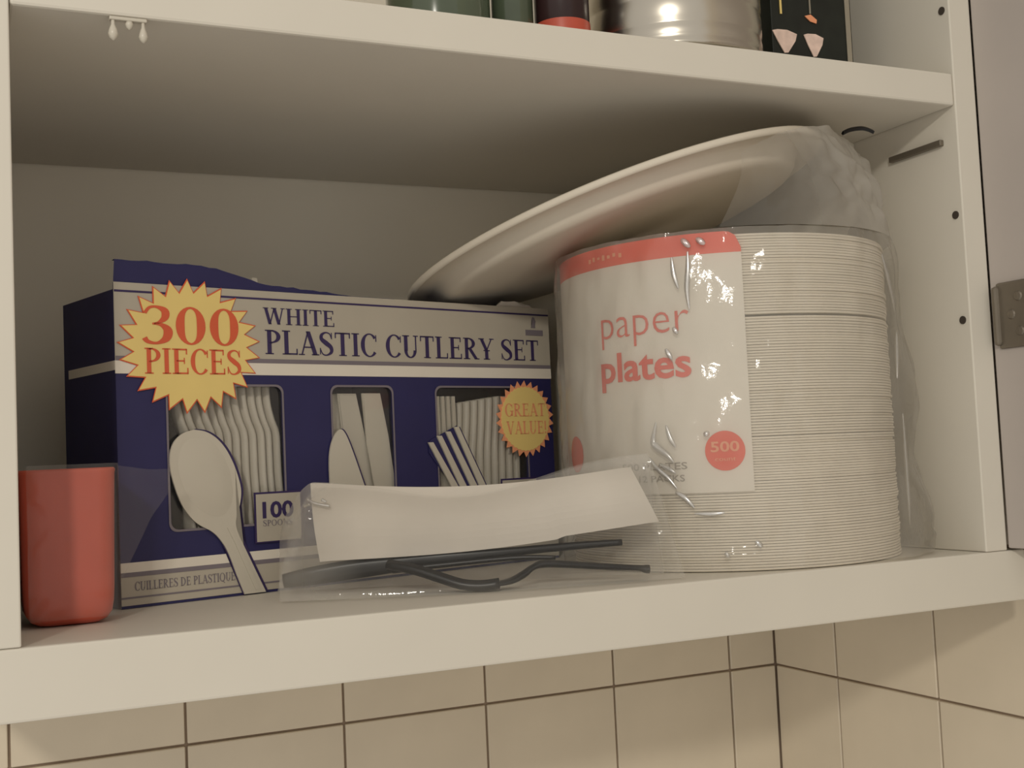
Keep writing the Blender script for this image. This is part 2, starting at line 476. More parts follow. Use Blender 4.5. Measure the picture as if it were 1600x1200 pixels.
# writing
serif_text('lettering', 'WHITE', .0922, .1430, .1600, .0100, -.0007, INK, carton)
serif_text('lettering', 'PLASTIC CUTLERY SET', .0925, .3150, .1418, .0147, -.0007, INK, carton)
serif_text('lettering', 'CUILLERES DE PLASTIQUE', .0075, .0685, .0093, .0048, -.0007, LINE, carton)
# small crest at the upper right corner
bm = prism([(.3085, .1655), (.3125, .1655), (.3118, .1685), (.3130, .1700), (.3118, .1728), (.3100, .1734), (.3090, .1712), (.3096, .1690)], -.0008, -.0004)
prism([(.3030, .1600), (.3195, .1600), (.3195, .1640), (.3030, .1640)], -.0008, -.0004, bm)
link_bm('crest', bm, LINE, carton)
# starbursts: flat fans about a centre
def star(cx, cz, rx, rz, k, n, y, skew=.25):
    out = []
    for i in range(n):
        a = 2 * math.pi * i / n + .1
        out.append((cx + rx * math.cos(a), cz + rz * math.sin(a)))
        a += 2 * math.pi / n * (.5 + skew * .5)
        out.append((cx + rx * k * math.cos(a), cz + rz * k * math.sin(a)))
    N = len(out)
    vs = [(cx, y, cz)] + [(x, y, z) for x, z in out] + [(x, y + .0004, z) for x, z in out]
    fs = []
    for i in range(N):
        j = (i + 1) % N
        fs += [(0, 1 + i, 1 + j), (1 + i, 1 + N + i, 1 + N + j, 1 + j)]
    return vs, fs
s1 = link_mesh('starburst', *star(.0450, .1452, .0445, .0392, .80, 25, -.0011), ORG, carton)
link_mesh('starburst_face', *star(.0450, .1452, .0432, .0379, .80, 25, -.0014), YEL, s1)
serif_text('lettering', '300', .0143, .0765, .1462, .0212, -.0017, ORG, s1)
serif_text('lettering', 'PIECES', .0158, .0765, .1290, .0145, -.0017, ORG, s1)
s2 = link_mesh('starburst', *star(.2985, .1002, .0272, .0272, .85, 26, -.0011), PALEORG, carton)
link_mesh('starburst_face', *star(.2985, .1002, .0228, .0230, .97, 40, -.0014), YEL, s2)
serif_text('lettering', 'GREAT', .2790, .3175, .1020, .0090, -.0017, PALEORG, s2)
serif_text('lettering', 'VALUE!', .2800, .3185, .0895, .0090, -.0017, PALEORG, s2)
# count labels
def count_label(x0, x1, z0, z1, word):
    lb = box('count_label', x0 - .0012, x1 + .0012, -.0012, -.0008, z0 - .0008, z1 + .0012, INK, carton)
    box('label_face', x0, x1, -.0014, -.0011, z0, z1, SILVER, lb)
    V, F = sans_mesh('100', .03)
    V = fit(V, x0 + .004, x1 - .005, z1 - .0145, z1 - .0045)
    link_mesh('lettering', [(x, -.0016, z) for x, z in V], F, INK, lb)
    if word:
        serif_text('lettering', word, x0 + .004, x1 - .006, z1 - .0190, .0035, -.0016, LINE, lb)
count_label(.0830, .1130, .0300, .0580, 'SPOONS')
count_label(.2745, .3060, .0300, .0575, None)
# printed spoon, knife and fork: flat prints with a slight relief
SPOON = [(0.0443, 0.0971), (0.0514, 0.0959), (0.0581, 0.0921), (0.064, 0.0856), (0.0687, 0.0768), (0.0717, 0.0681), (0.0731, 0.0605), (0.0719, 0.0524), (0.0692, 0.0443), (0.0698, 0.0376), (0.0736, 0.0291), (0.0802, 0.0151), (0.0873, 0.0006), (0.0734, 0.0006), (0.0689, 0.0117), (0.0644, 0.0239), (0.0602, 0.0316), (0.0543, 0.038), (0.0446, 0.0438), (0.0371, 0.0526), (0.032, 0.0648), (0.0293, 0.0775), (0.0308, 0.088), (0.0364, 0.0944)]
def smooth_closed(P, n=4):
    out = []
    N = len(P)
    for i in range(N):
        p0, p1, p2, p3 = P[i - 1], P[i], P[(i + 1) % N], P[(i + 2) % N]
        for k in range(n):
            t = k / n
            out.append(tuple(.5 * (2 * b + (c - a) * t + (2 * a - 5 * b + 4 * c - d) * t * t + (-a + 3 * b - 3 * c + d) * t ** 3) for a, b, c, d in zip(p0, p1, p2, p3)))
    return out
SP = catmull(SPOON[:13], 4) + catmull(SPOON[13:] + SPOON[:1], 4)[:-1]
sp = link_bm('printed_spoon', prism(SP, -.0022, -.0010), WPLA, carton)
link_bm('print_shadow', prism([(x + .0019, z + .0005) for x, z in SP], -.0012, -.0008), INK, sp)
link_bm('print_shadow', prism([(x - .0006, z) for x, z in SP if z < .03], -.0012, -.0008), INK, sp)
# bowl hollow of the printed spoon: a shallow ridge line and inner dish
bowl = smooth_closed([(.0455, .0925), (.0555, .0895), (.0630, .0800), (.0670, .0680), (.0672, .0560), (.0620, .0480), (.0540, .0475), (.0430, .0545), (.0365, .0660), (.0340, .0780), (.0370, .0885)], 4)
cx, cz = .0520, .0690
vs = [(x, -.00225, z) for x, z in bowl] + [(cx + (x - cx) * .55, -.0016, cz + (z - cz) * .55) for x, z in bowl] + [(cx, -.0014, cz)]
m_ = len(bowl)
fs = [(i, (i + 1) % m_, m_ + (i + 1) % m_, m_ + i) for i in range(m_)] + [(m_ + i, m_ + (i + 1) % m_, 2 * m_) for i in range(m_)]
ridge = [(.0640, .0400), (.0690, .0300), (.0745, .0175), (.0812, .0025)]
rp_ = [(x - .0008, z) for x, z in ridge] + [(x + .0022, z) for x, z in ridge[::-1]]
link_bm('handle_ridge', prism(rp_, -.0026, -.0020), WPLA, sp)
# dish: built as a separate smooth inlay whose rim sits just proud of the spoon
vs2 = [(x, -.00226, z) for x, z in bowl]
for f_, y_ in ((.85, -.0026), (.6, -.0032), (.3, -.0035)):
    vs2 += [(cx + (x - cx) * f_ + .002 * (1 - f_), y_, cz + (z - cz) * f_ - .004 * (1 - f_)) for x, z in bowl]
vs2.append((cx + .002, -.0035, cz - .004))
fs2 = []
for k in range(3):
    fs2 += [(k * m_ + i, k * m_ + (i + 1) % m_, (k + 1) * m_ + (i + 1) % m_, (k + 1) * m_ + i) for i in range(m_)]
fs2 += [(3 * m_ + i, 3 * m_ + (i + 1) % m_, 4 * m_) for i in range(m_)]
link_mesh('spoon_bowl', vs2, fs2, WPLA, sp, True)
KN = catmull([(.1341, .0400), (.1341, .0617), (.1344, .0784), (.1371, .089), (.1421, .0953), (.1463, .0932), (.1515, .0818), (.1592, .0605), (.1664, .0400)], 4)
kn = link_bm('printed_knife', prism(KN, -.0022, -.0010), WPLA, carton)
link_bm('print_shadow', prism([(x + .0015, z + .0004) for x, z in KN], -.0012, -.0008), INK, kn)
def tine(a, b, w): return [(a[0] - w * .35, a[1]), (a[0] + w * .35, a[1]), (b[0] + w / 2, b[1]), (b[0] - w / 2, b[1])]
tips = [(.2132, .0856), (.2205, .0898), (.2280, .0925), (.2353, .0955)]
roots = [(.2335, .0530), (.2410, .0520), (.2490, .0540), (.2575, .0520)]
bm = bmesh.new(); bs = bmesh.new()
for a, b in zip(tips, roots):
    prism(tine(a, b, .0058), -.0022, -.0010, bm)
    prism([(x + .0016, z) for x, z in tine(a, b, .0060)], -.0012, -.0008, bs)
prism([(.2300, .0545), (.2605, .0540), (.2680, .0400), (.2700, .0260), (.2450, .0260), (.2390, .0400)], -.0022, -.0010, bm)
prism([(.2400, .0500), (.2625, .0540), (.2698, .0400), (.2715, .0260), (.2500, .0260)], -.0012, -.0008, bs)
fk = link_bm('printed_fork', bm, WPLA, carton)
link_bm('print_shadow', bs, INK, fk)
prism_navy = prism([(.212, .079), (.2135, .087), (.2365, .0965), (.2600, .0530), (.2330, .0530)], -.0009, -.0007)
link_bm('fork_backing', prism_navy, NAVY, fk)

# ------------------------------------------------------------------ cutlery behind the windows
cb, sb_ = math.cos(BA), math.sin(BA)
def to_world(s, d, z): return (BX.x + cb * s - sb_ * d, BX.y + sb_ * s + cb * d, BX.z + z)
def edge_utensil(name, prof, th, dep, head, label, cat, loc, group):
    """A plastic utensil seen edge on: rounded handle following prof (s, z), a wider head at the lower end."""
    P = catmull(prof, 4); vs = []; fs = []; k = 8
    for i, (x, z) in enumerate(P):
        t = i / (len(P) - 1)
        hw = dep * (1 + head * max(0, t - .72) / .28)
        for j in range(k):
            a = 2 * math.pi * j / k
            vs.append((x + th * .5 * math.cos(a) * (1 if abs(math.cos(a)) > .5 else 1), dep + hw * .5 * math.sin(a), z))
    for i in range(len(P) - 1):
        for j in range(k):
            fs.append((i * k + j, i * k + (j + 1) % k, (i + 1) * k + (j + 1) % k, (i + 1) * k + j))
    fs += [tuple(range(k))[::-1], tuple(range((len(P) - 1) * k, len(P) * k))]
    o = link_mesh(name, vs, fs, WPLA, None, True)
    o.location = loc; o.rotation_euler = (0, 0, BA)
    return tag(o, label, cat, group)
ORD = ['leftmost', 'second', 'third', 'fourth', 'fifth', 'sixth', 'seventh', 'eighth', 'ninth', 'tenth', 'eleventh', 'twelfth', 'rightmost']
def nth(i, n): return 'leftmost' if i == 0 else 'rightmost' if i == n - 1 else ORD[i]
wave = [(-.0062, .1195), (-.0055, .108), (-.0030, .098), (.0000, .090), (.0004, .078), (.0006, .066), (.0012, .050), (.0018, .034)]
first = None
for i in range(12):
    s = .0462 + i * .0054
    lb = nth(i, 12) + ' upright white plastic spoon' + ('' if i in (0, 11) else ' from the left') + ' behind the left carton window'
    if first is None:
        first = edge_utensil('plastic_spoon', wave, .0050, .012, .3, lb, 'spoon', to_world(s, .0022, .0045), 'white spoons in the left window')
    else:
        o = first.copy(); col.objects.link(o); o['label'] = lb
        o.location = to_world(s, .0022 + random.uniform(0, .0016), .0045 + random.uniform(-.0004, .0004))
# knives, broad faces to the window
def knife_bm(w, l, lean):
    prof = [(-w / 2, 0), (w / 2, 0), (w / 2 * .92, l * .45), (w / 2 * 1.05, l * .75), (w / 2 * .8, l), (-w / 2 * .9, l), (-w / 2 * 1.05, l * .7), (-w / 2 * .9, l * .45)]
    bm = prism([(x + lean * z, z) for x, z in prof], 0, .0022)
    bmesh.ops.bevel(bm, geom=[e for e in bm.edges if abs(e.verts[0].co.y - e.verts[1].co.y) < 1e-6 and e.verts[0].co.y < 1e-5 and len(e.link_faces) == 2 and abs(e.link_faces[0].normal.dot(e.link_faces[1].normal)) < .5], offset=.0008, segments=2, affect='EDGES')
    return bm
kl = ['white plastic knife at the left of the middle carton window', 'white plastic knife in the centre of the middle carton window', 'white plastic knife at the right edge of the middle carton window']
for i, (s, d, lean, w) in enumerate(((.1585, .0092, -.13, .0160), (.1705, .0060, -.14, .0165), (.1850, .0030, -.12, .0165))):
    o = link_bm('plastic_knife', knife_bm(w, .112, lean), WPLA)
    o.location = to_world(s, d, .0065); o.rotation_euler = (0, 0, BA)
    tag(o, kl[i], 'knife', 'white knives in the middle window')
# forks, edges to the window and one head at the upper left
wave2 = [(.0035, .112), (.0030, .103), (.0015, .088), (0, .075), (-.0006, .058), (-.0010, .040), (-.0010, .028)]
first = None
for i in range(9):
    s = .2455 + i * .0068
    top = .0035 + .0045 * min(i, 5) / 5
    lb = nth(i, 9) + ' edge-on white plastic fork' + ('' if i in (0, 8) else ' from the left') + ' behind the right carton window'
    if first is None:
        first = edge_utensil('plastic_fork', wave2, .0064, .012, .6, lb, 'fork', to_world(s, .0026, top - .003), 'white forks in the right window')
    else:
        o = first.copy(); col.objects.link(o); o['label'] = lb
        o.location = to_world(s, .0026, top - .003)
bm = bmesh.new()
for i in range(4):
    prism([(-.0075 + i * .0045, .02), (-.0042 + i * .0045, .02), (-.0045 + i * .0045, .050), (-.0070 + i * .0045, .050)], 0, .002, bm)
prism([(-.0078, .022), (.0096, .022), (.0085, .008), (.0025, -.004), (.0025, -.05), (-.0035, -.05), (-.0035, -.004), (-.0065, .008)], 0, .002, bm)
o = link_bm('plastic_fork', bm, WPLA)
o.location = to_world(.2300, .0030, .0665); o.rotation_euler = (0, 0, BA)
tag(o, 'white plastic fork turned face-on at upper left of right carton window', 'fork', 'white forks in the right window')
# pale handle tip sticking up from the torn carton top
bm = prism([(-.0022, -.09), (.0022, -.09), (.0026, .006), (.0018, .0095), (-.0012, .0098), (-.0026, .006)], 0, .0022)
o = link_bm('plastic_knife', bm, WPLA); o.location = to_world(.1010, .0245, BH + .0025); o.rotation_euler = (0, 0, BA)
tag(o, 'white plastic handle tip poking out of the torn carton top', 'knife')

# ------------------------------------------------------------------ paper plate pack
PC = Vector((.452, .112, .0003)); PR = .1075; PH = .2000
pack = thing('paper_plate_pack', 'tall stack of white paper plates in clear bag with orange and white label', 'plate pack', PC)
cuts = [0, .0255, .0525, .0785, .1160, .1500, PH]
gap = [0, .00005, .00005, .0003, .00005, .0013]
for a, b, gp in zip(cuts, cuts[1:], gap):
    bm = bmesh.new(); z = a + gp
    pitch = .00166
    n = max(1, round((b - z) / pitch)); pitch = (b - z) / n
    for k in range(n):
        last = k == n - 1
        r = PR + random.uniform(-.0004, .0003); dx = random.uniform(-.0004, .0004); dy = random.uniform(-.0004, .0004)
        zz = z + k * pitch
        lathe([(r - .018, zz + .0001), (r - .00025, zz + .0002), (r, zz + .0008), (r - .0002, zz + .00155), (r - .018, zz + .0016)], 72, (dx, dy, 0), bm, cap0=(k == 0), cap1=last)
    o = link_bm('plate_stack', bm, PLATE, pack, kind='stuff')
# wrapped label
def wrap(name, t0, t1, z0, z1, r, m, parent, n=40, corner=0):
    vs, fs = [], []
    for i in range(n + 1):
        t = math.radians(t0 + (t1 - t0) * i / n)
        ze = z1
        arc = r * math.radians((t1 - t0) * (1 - i / n))
        if corner and arc < corner: ze = z1 - corner + math.sqrt(max(0, corner ** 2 - (corner - arc) ** 2))
        for z in (z0, ze): vs.append((r * math.cos(t), r * math.sin(t), z))
    for i in range(n): fs.append((2 * i, 2 * i + 2, 2 * i + 3, 2 * i + 1))
    return link_mesh(name, vs, fs, m, parent, True)
RL = PR + .0012
lab = wrap('label', 140, 242.4, .0468, .1895, RL, LABEL, pack)
wrap('label_band', 140, 242.4, .1890, .2018, RL + .0001, RED, lab, 60, .010)
for i, t in enumerate((187, 189.2, 191.6, 194, 196.4, 198.8, 201.4)):
    wrap('band_print', t, t + 1.2, .1935 + .0006 * (i % 3), .1962 + .0007 * (i % 2), RL + .0004, PALEORG, lab, 3)
# band folds over the top of the stack
vs, fs = [], []
for i in range(31):
    t = math.radians(140 + 99 * i / 30)
    for r, z in ((RL, .2016), (RL - .004, .2019), (RL - .012, .2012)): vs.append((r * math.cos(t), r * math.sin(t), z))
for i in range(30):
    for k in range(2): fs.append((3 * i + k, 3 * i + 3 + k, 3 * i + 4 + k, 3 * i + 1 + k))
link_mesh('label_fold', vs, fs, RED, lab, True)
def cyl_text(name, txt, t0, t1, z0, z1, m, parent, bold=0, r=RL + .0005):
    V, F = sans_mesh(txt, bold)
    V = fit(V, t0, t1, z0, z1)
    return link_mesh(name, [(r * math.cos(math.radians(t)), r * math.sin(math.radians(t)), z) for t, z in V], F, m, parent)
cyl_text('lettering', 'paper', 192.0, 225.0, .1375, .1565, TXTRED, lab, -.012)
cyl_text('lettering', 'plates', 191.0, 225.0, .1105, .1345, TXTRED, lab, .022)
cyl_text('lettering', '500 PLATES', 198.5, 222.0, .0612, .0655, TXTGREY, lab, .01)
cyl_text('lettering', 'IN 12 PACKS', 199.5, 221.0, .0540, .0580, TXTGREY, lab, .01)
def cyl_disc(t, z, r, m, parent, name):
    R_ = RL + .0004; vs = [(R_ * math.cos(math.radians(t)), R_ * math.sin(math.radians(t)), z)]
    for k in range(32):
        a = 2 * math.pi * k / 32; tt = math.radians(t) + r * math.cos(a) / R_
        vs.append((R_ * math.cos(tt), R_ * math.sin(tt), z + r * math.sin(a)))
    return link_mesh(name, vs, [(0, 1 + k, 1 + (k + 1) % 32) for k in range(32)], m, parent)
d1 = cyl_disc(234.0, .0712, .0118, RED, pack, 'count_disc')
cyl_text('lettering', '500', 229.6, 238.4, .0705, .0768, PALEORG, d1, .02, RL + .0008)
cyl_text('lettering', 'count', 230.8, 237.2, .0652, .0672, PALEORG, d1, .0, RL + .0008)
cyl_disc(171, .0730, .0118, RED, pack, 'count_disc')

# crumpled clear bag
def crumple(p, sc, amp):
    q = Vector(p) * sc
    d = noise.voronoi(q)[0]
    return amp * (1.6 * (d[1] - d[0]) - .5) + amp * .5 * noise.noise(q * 2.3)
vs, fs = [], []; NT, NZ = 200, 80
for k in range(NZ + 1):
    z = .0015 + (.2032 - .0015) * k / NZ
    f = z / .2032
    for i in range(NT):
        t = 2 * math.pi * i / NT
        q = Vector((math.cos(t) * .11, math.sin(t) * .11, z))
        off = .0032 + max(0, .0025 + crumple((q.x * 1.2, q.y * 1.2, z * .55), 38, .0028))
        tr = math.cos(t - math.radians(322))
        off += .013 * max(0, tr) ** 6 * (1 - f) ** .6 * (1 + .35 * math.sin(z * 70))
        tl = math.cos(t - math.radians(205))
        off += .004 * max(0, tl) ** 4 * max(0, 1 - abs(z - .075) / .05)
        if z < .012: off += .002
        r = PR + off
        x = min(r * math.cos(t), W - .0012 - PC.x)
        y = r * math.sin(t)
        y = max(y, -PC.y + .0005)
        vs.append((x, y, z))
for k in range(NZ):
    for i in range(NT):
        fs.append((k * NT + i, k * NT + (i + 1) % NT, (k + 1) * NT + (i + 1) % NT, (k + 1) * NT + i))
bag = link_mesh('plastic_bag', vs, fs, FILM, pack, True)
tag(bag, 'clear crinkled plastic bag')
# sharp folds that catch the lamp
def fold(P, r0):
    r0 *= 1.35
    Q = catmull(P, 6); vs = []; fs = []; k = 8
    for i, (t, z) in enumerate(Q):
        rad = r0 * (.25 + .75 * math.sin(math.pi * (i + .5) / len(Q)))
        a = math.radians(t); R_ = PR + .0062
        c = Vector((R_ * math.cos(a), R_ * math.sin(a), z))
        c.x = min(c.x, W - .0030 - PC.x); c.y = max(c.y, -PC.y - .002)
        e_r = Vector((math.cos(a), math.sin(a), 0))
        j0 = max(0, i - 1); j1 = min(len(Q) - 1, i + 1)
        tan = Vector(((Q[j1][0] - Q[j0][0]) * math.pi / 180 * R_, Q[j1][1] - Q[j0][1]))
        side = (Vector((-math.sin(a), math.cos(a), 0)) * -tan.y + Vector((0, 0, 1)) * tan.x).normalized()
        for j in range(k):
            w_ = 2 * math.pi * j / k
            vs.append(c + side * rad * 1.5 * math.cos(w_) + e_r * rad * math.sin(w_))
    for i in range(len(Q) - 1):
        for j in range(k): fs.append((i * k + j, i * k + (j + 1) % k, (i + 1) * k + (j + 1) % k, (i + 1) * k + j))
    link_mesh('fold', vs, fs, FOLD, bag, True)
FOLDS = [([(-146.5, .0900), (-147.8, .0800), (-147.2, .0760), (-143.5, .0700), (-141.5, .0655)], .0011),
         ([(-143.4, .0880), (-142.2, .0800), (-140.6, .0745)], .0008),
         ([(-149.5, .0690), (-146.8, .0620), (-143.5, .0560), (-141.0, .0500)], .0008),
         ([(-146.0, .0650), (-143.0, .0615), (-141.0, .0590)], .0008),
         ([(-141.5, .0480), (-138.5, .0440), (-136.0, .0385)], .0009),
         ([(-138.8, .1880), (-138.4, .1780), (-137.2, .1690)], .0008),
         ([(-133.8, .1905), (-134.0, .1800), (-134.6, .1680), (-134.2, .1560)], .0009),
         ([(-131.0, .1980), (-128.5, .1940)], .0010), ([(-135.5, .1985), (-133.0, .1930)], .0010),
         ([(-142.2, .1335), (-140.4, .1270)], .0008), ([(-139.5, .1460), (-138.2, .1420)], .0008),
         ([(-131.5, .0830), (-130.8, .0800)], .0010), ([(-136.0, .0350), (-131.0, .0345), (-127.0, .0350)], .0007),
         ([(-118.5, .0180), (-116.8, .0140)], .0009), ([(-127.5, .0120), (-126.5, .0090)], .0008),
         ([(-62, .1900), (-57, .1750), (-50, .1560)], .0008), ([(-49, .1420), (-51, .1280), (-53.5, .1120)], .0010),
         ([(-44, .0900), (-44, .0650), (-43, .0420), (-40, .0180)], .0010)]
for P_, r_ in FOLDS: fold(P_, r_)
# loose bag mouth rising beside the platter
vs, fs, lay = [], [], []; NU, NV = 100, 60
top0 = Vector((.396, .002, .246)) - PC; top1 = Vector((.557, .075, .270)) - PC
for v in range(NV + 1):
    g_ = v / NV
    for u in range(NU + 1):
        f = u / NU
        t = math.radians(-124 + 134 * f)
        B = Vector((.1140 * math.cos(t), .1140 * math.sin(t), .2035))
        Tt = top0.lerp(top1, f) + Vector((0, 0, .017 * math.sin(f * math.pi) - .010 * f * f))
        Tt.y -= .016 * math.sin(f * math.pi)
        P = B.lerp(Tt, g_)
        nrm = Vector((.35, -.9, .25)).normalized()
        amp = .0040 * min(1, g_ * 4) * min(1, .25 + f * 1.6)
        lay.append(.12 + .88 * min(1, max(0, (f - .02) / .40)) ** 1.2)
        P += nrm * (.006 * math.sin(math.pi * g_) + crumple((P.x, P.y, P.z), 48, amp))
        P.x = min(P.x, W - .0015 - PC.x); P.z = min(P.z, .2845); P.y = max(P.y, -PC.y - .006)
        vs.append(P)
for v in range(NV):
    for u in range(NU):
        a = v * (NU + 1) + u
        fs.append((a, a + 1, a + NU + 2, a + NU + 1))
layers(link_mesh('bag_mouth', vs, fs, FILM3, pack, True), lay)
# thin dark arc at the top of the bag mouth
P = catmull([(.0455, -.0806, .2716), (.0500, -.0826, .2736), (.0560, -.0853, .2743), (.0600, -.0871, .2735), (.0635, -.0887, .2716)], 5)
bm = bmesh.new(); prev = None
for x, y, z in P:
    ring = [bm.verts.new((x, y + .0014 * math.cos(a), z + .0014 * math.sin(a))) for a in (0, 1.57, 3.14, 4.71)]
    if prev:
        for j in range(4): bm.faces.new((prev[j], prev[(j + 1) % 4], ring[(j + 1) % 4], ring[j]))
    prev = ring
link_bm('dark_arc', bm, BPLA, pack)

# ------------------------------------------------------------------ tilted oval platter
q = (.3916, .1528, .2298, .2495, -.1992, -.678)
PA, PB = .152, .122
nv = Vector((-q[3], -q[4], 1)).normalized()
e1 = Vector((math.cos(q[5]), math.sin(q[5]), 0)); e1 = (e1 - nv * e1.dot(nv)).normalized(); e2 = nv.cross(e1)
platter = thing('oval_platter', 'large white oval paper platter tilted on top of the plate stack', 'platter', (q[0], q[1], q[2] + .0018))
def platter_shell(scale, dz, name, mt, par):
    prof = [(1.0, 0), (1.001, -.0022), (.990, -.0038), (.978, -.0036), (.970, -.0020), (.875, -.0026), (.856, -.0034), (.838, -.0066), (.820, -.0104), (.795, -.0130), (.75, -.0137), (.4, -.0138), (0.02, -.0138)]
    prof = [(1.0 - .004, .0008)] + prof
    up = [(.02, -.0124), (.4, -.0124), (.75, -.0123), (.79, -.0116), (.818, -.0088), (.842, -.0044), (.860, -.0020), (.875, -.0013), (.985, -.0006)]
    bm = bmesh.new(); rings = []; N = 96
    for f, z in prof + up:
        rings.append([bm.verts.new(e1 * ((PA - (1 - f) * .122) * scale * math.cos(2 * math.pi * i / N) if f > .1 else .001 * math.cos(2 * math.pi * i / N)) + e2 * ((PB - (1 - f) * .122) * scale * math.sin(2 * math.pi * i / N) if f > .1 else .001 * math.sin(2 * math.pi * i / N)) + nv * (z + dz)) for i in range(N)])
    for a, b in zip(rings, rings[1:] + rings[:1]):
        for i in range(N): bm.faces.new((a[i], a[(i + 1) % N], b[(i + 1) % N], b[i]))
    return link_bm(name, bm, mt, par, True)
platter_shell(1, 0, 'platter_dish', PLAT, platter)

# ------------------------------------------------------------------ cutlery kit in a clear sleeve, in front
# napkin (a folded strip)
A_, B_, C_, D_ = Vector((.164, .1225, .0635)), Vector((.332, .0392, .0644)), Vector((.3414, .026, .0326)), Vector((.163, .104, .0188))
nap = thing('paper_napkin', 'folded white paper napkin strip leaning before the cutlery carton', 'napkin', (.25, .07, 0))
vs, fs = [], []; NU, NV = 36, 10
for layer in range(2):
    for v in range(NV + 1):
        for u in range(NU + 1):
            f, h = u / NU, v / NV
            P = A_.lerp(B_, f).lerp(D_.lerp(C_, f), h)
            sag = math.sin(math.pi * min(1, max(0, (f - .02) / .96)))
            P.z -= .0062 * sag * (1 - h) ; P.z -= .004 * sag * h * (1 if f < .7 else .6)
            out = Vector((-.45, -.89, 0))
            P += out * (.004 * math.sin(math.pi * h) + .0008 * math.sin(f * 9 + h * 3)) - out * (.0016 * layer)
            vs.append(P - Vector((.25, .07, 0)))
m_ = (NU + 1) * (NV + 1)
for layer in range(2):
    for v in range(NV):
        for u in range(NU):
            a = layer * m_ + v * (NU + 1) + u
            fs.append((a, a + 1, a + NU + 2, a + NU + 1))
for u in range(NU):
    fs.append((u, u + 1, m_ + u + 1, m_ + u)); b = NV * (NU + 1) + u; fs.append((b, b + 1, m_ + b + 1, m_ + b))
for v in range(NV):
    a = v * (NU + 1); fs.append((a, a + NU + 1, m_ + a + NU + 1, m_ + a)); a += NU; fs.append((a, a + NU + 1, m_ + a + NU + 1, m_ + a))
link_mesh('napkin_sheet', vs, fs, PAPER, nap)
def bar(P, name, m, parent=None, n=6, k=8, loc=(0, 0, 0)):
    """Sweep an oval section along points (x, y, z, half width across, half thickness up)."""
    Q = catmull(P, n); vs = []; fs = []
    for i, (x, y, z, a_, b_) in enumerate(Q):
        p0 = Vector(Q[max(0, i - 1)][:3]); p1 = Vector(Q[min(len(Q) - 1, i + 1)][:3]); d = (p1 - p0).normalized()
        side = d.cross(Vector((0, 0, 1))).normalized(); up = side.cross(d).normalized()
        for j in range(k):
            t = 2 * math.pi * j / k + math.pi / k
            vs.append(Vector((x, y, z)) - Vector(loc) + side * a_ * math.cos(t) * 1.08 + up * b_ * math.sin(t) * 1.08)
    for i in range(len(Q) - 1):
        for j in range(k): fs.append((i * k + j, i * k + (j + 1) % k, (i + 1) * k + (j + 1) % k, (i + 1) * k + j))
    fs += [tuple(range(k))[::-1], tuple(range((len(Q) - 1) * k, len(Q) * k))]
    return link_mesh(name, vs, fs, m, parent, True)
fork = thing('black_fork', 'black plastic fork with curved head lying edge-on under the napkin', 'fork', (.28, .045, 0))
fl = (.28, .045, 0)
bar([(.3334, .0262, .0062, .0042, .0023), (.331, .0272, .0064, .0042, .0022), (.327, .0285, .0072, .0042, .0016), (.308, .033, .0092, .0040, .0017), (.286, .0385, .0118, .0036, .0019), (.2744, .0418, .0128, .0034, .0021), (.268, .043, .0112, .0034, .0015), (.262, .044, .0075, .0042, .0018), (.255, .0455, .0045, .0062, .0015), (.247, .048, .0034, .0080, .0012)], 'handle', BPLA, fork, loc=fl)
side = Vector((.42, .90, 0)).normalized()
for k in range(4):
    o_ = side * (k - 1.5) * .0036 - side * .0028
    base = [(.249, .0472, .0036), (.240, .0510, .0028), (.230, .0560, .0040), (.219, .0640, .0085), (.208, .0730, .0130), (.197, .0840, .0158)]
    bar([(x + o_.x, y + o_.y, z + .0004, .0015, .0023) for x, y, z in base], 'tine', BPLA, fork, n=3, k=6, loc=fl)
kn = thing('black_knife', 'black plastic knife lying straight along the napkin foot', 'knife', (.24, .085, 0))
bar([(.1445, .1165, .0085, .0012, .0040), (.160, .1090, .0108, .0014, .0052), (.183, .1000, .0135, .0014, .0055), (.2070, .0890, .0155, .0013, .0046), (.2292, .0780, .0172, .0012, .0038), (.262, .0650, .0190, .0012, .0026), (.300, .0530, .0205, .0012, .0022), (.326, .0430, .0212, .0012, .0018)], 'blade', BPLA, kn, loc=(.24, .085, 0))
bar([(.2000, .0860, .0120, .0012, .0016), (.2300, .0745, .0140, .0012, .0015), (.2650, .0600, .0158, .0012, .0014), (.2860, .0500, .0150, .0012, .0012)], 'handle_rib', BPLA, kn, loc=(.24, .085, 0))
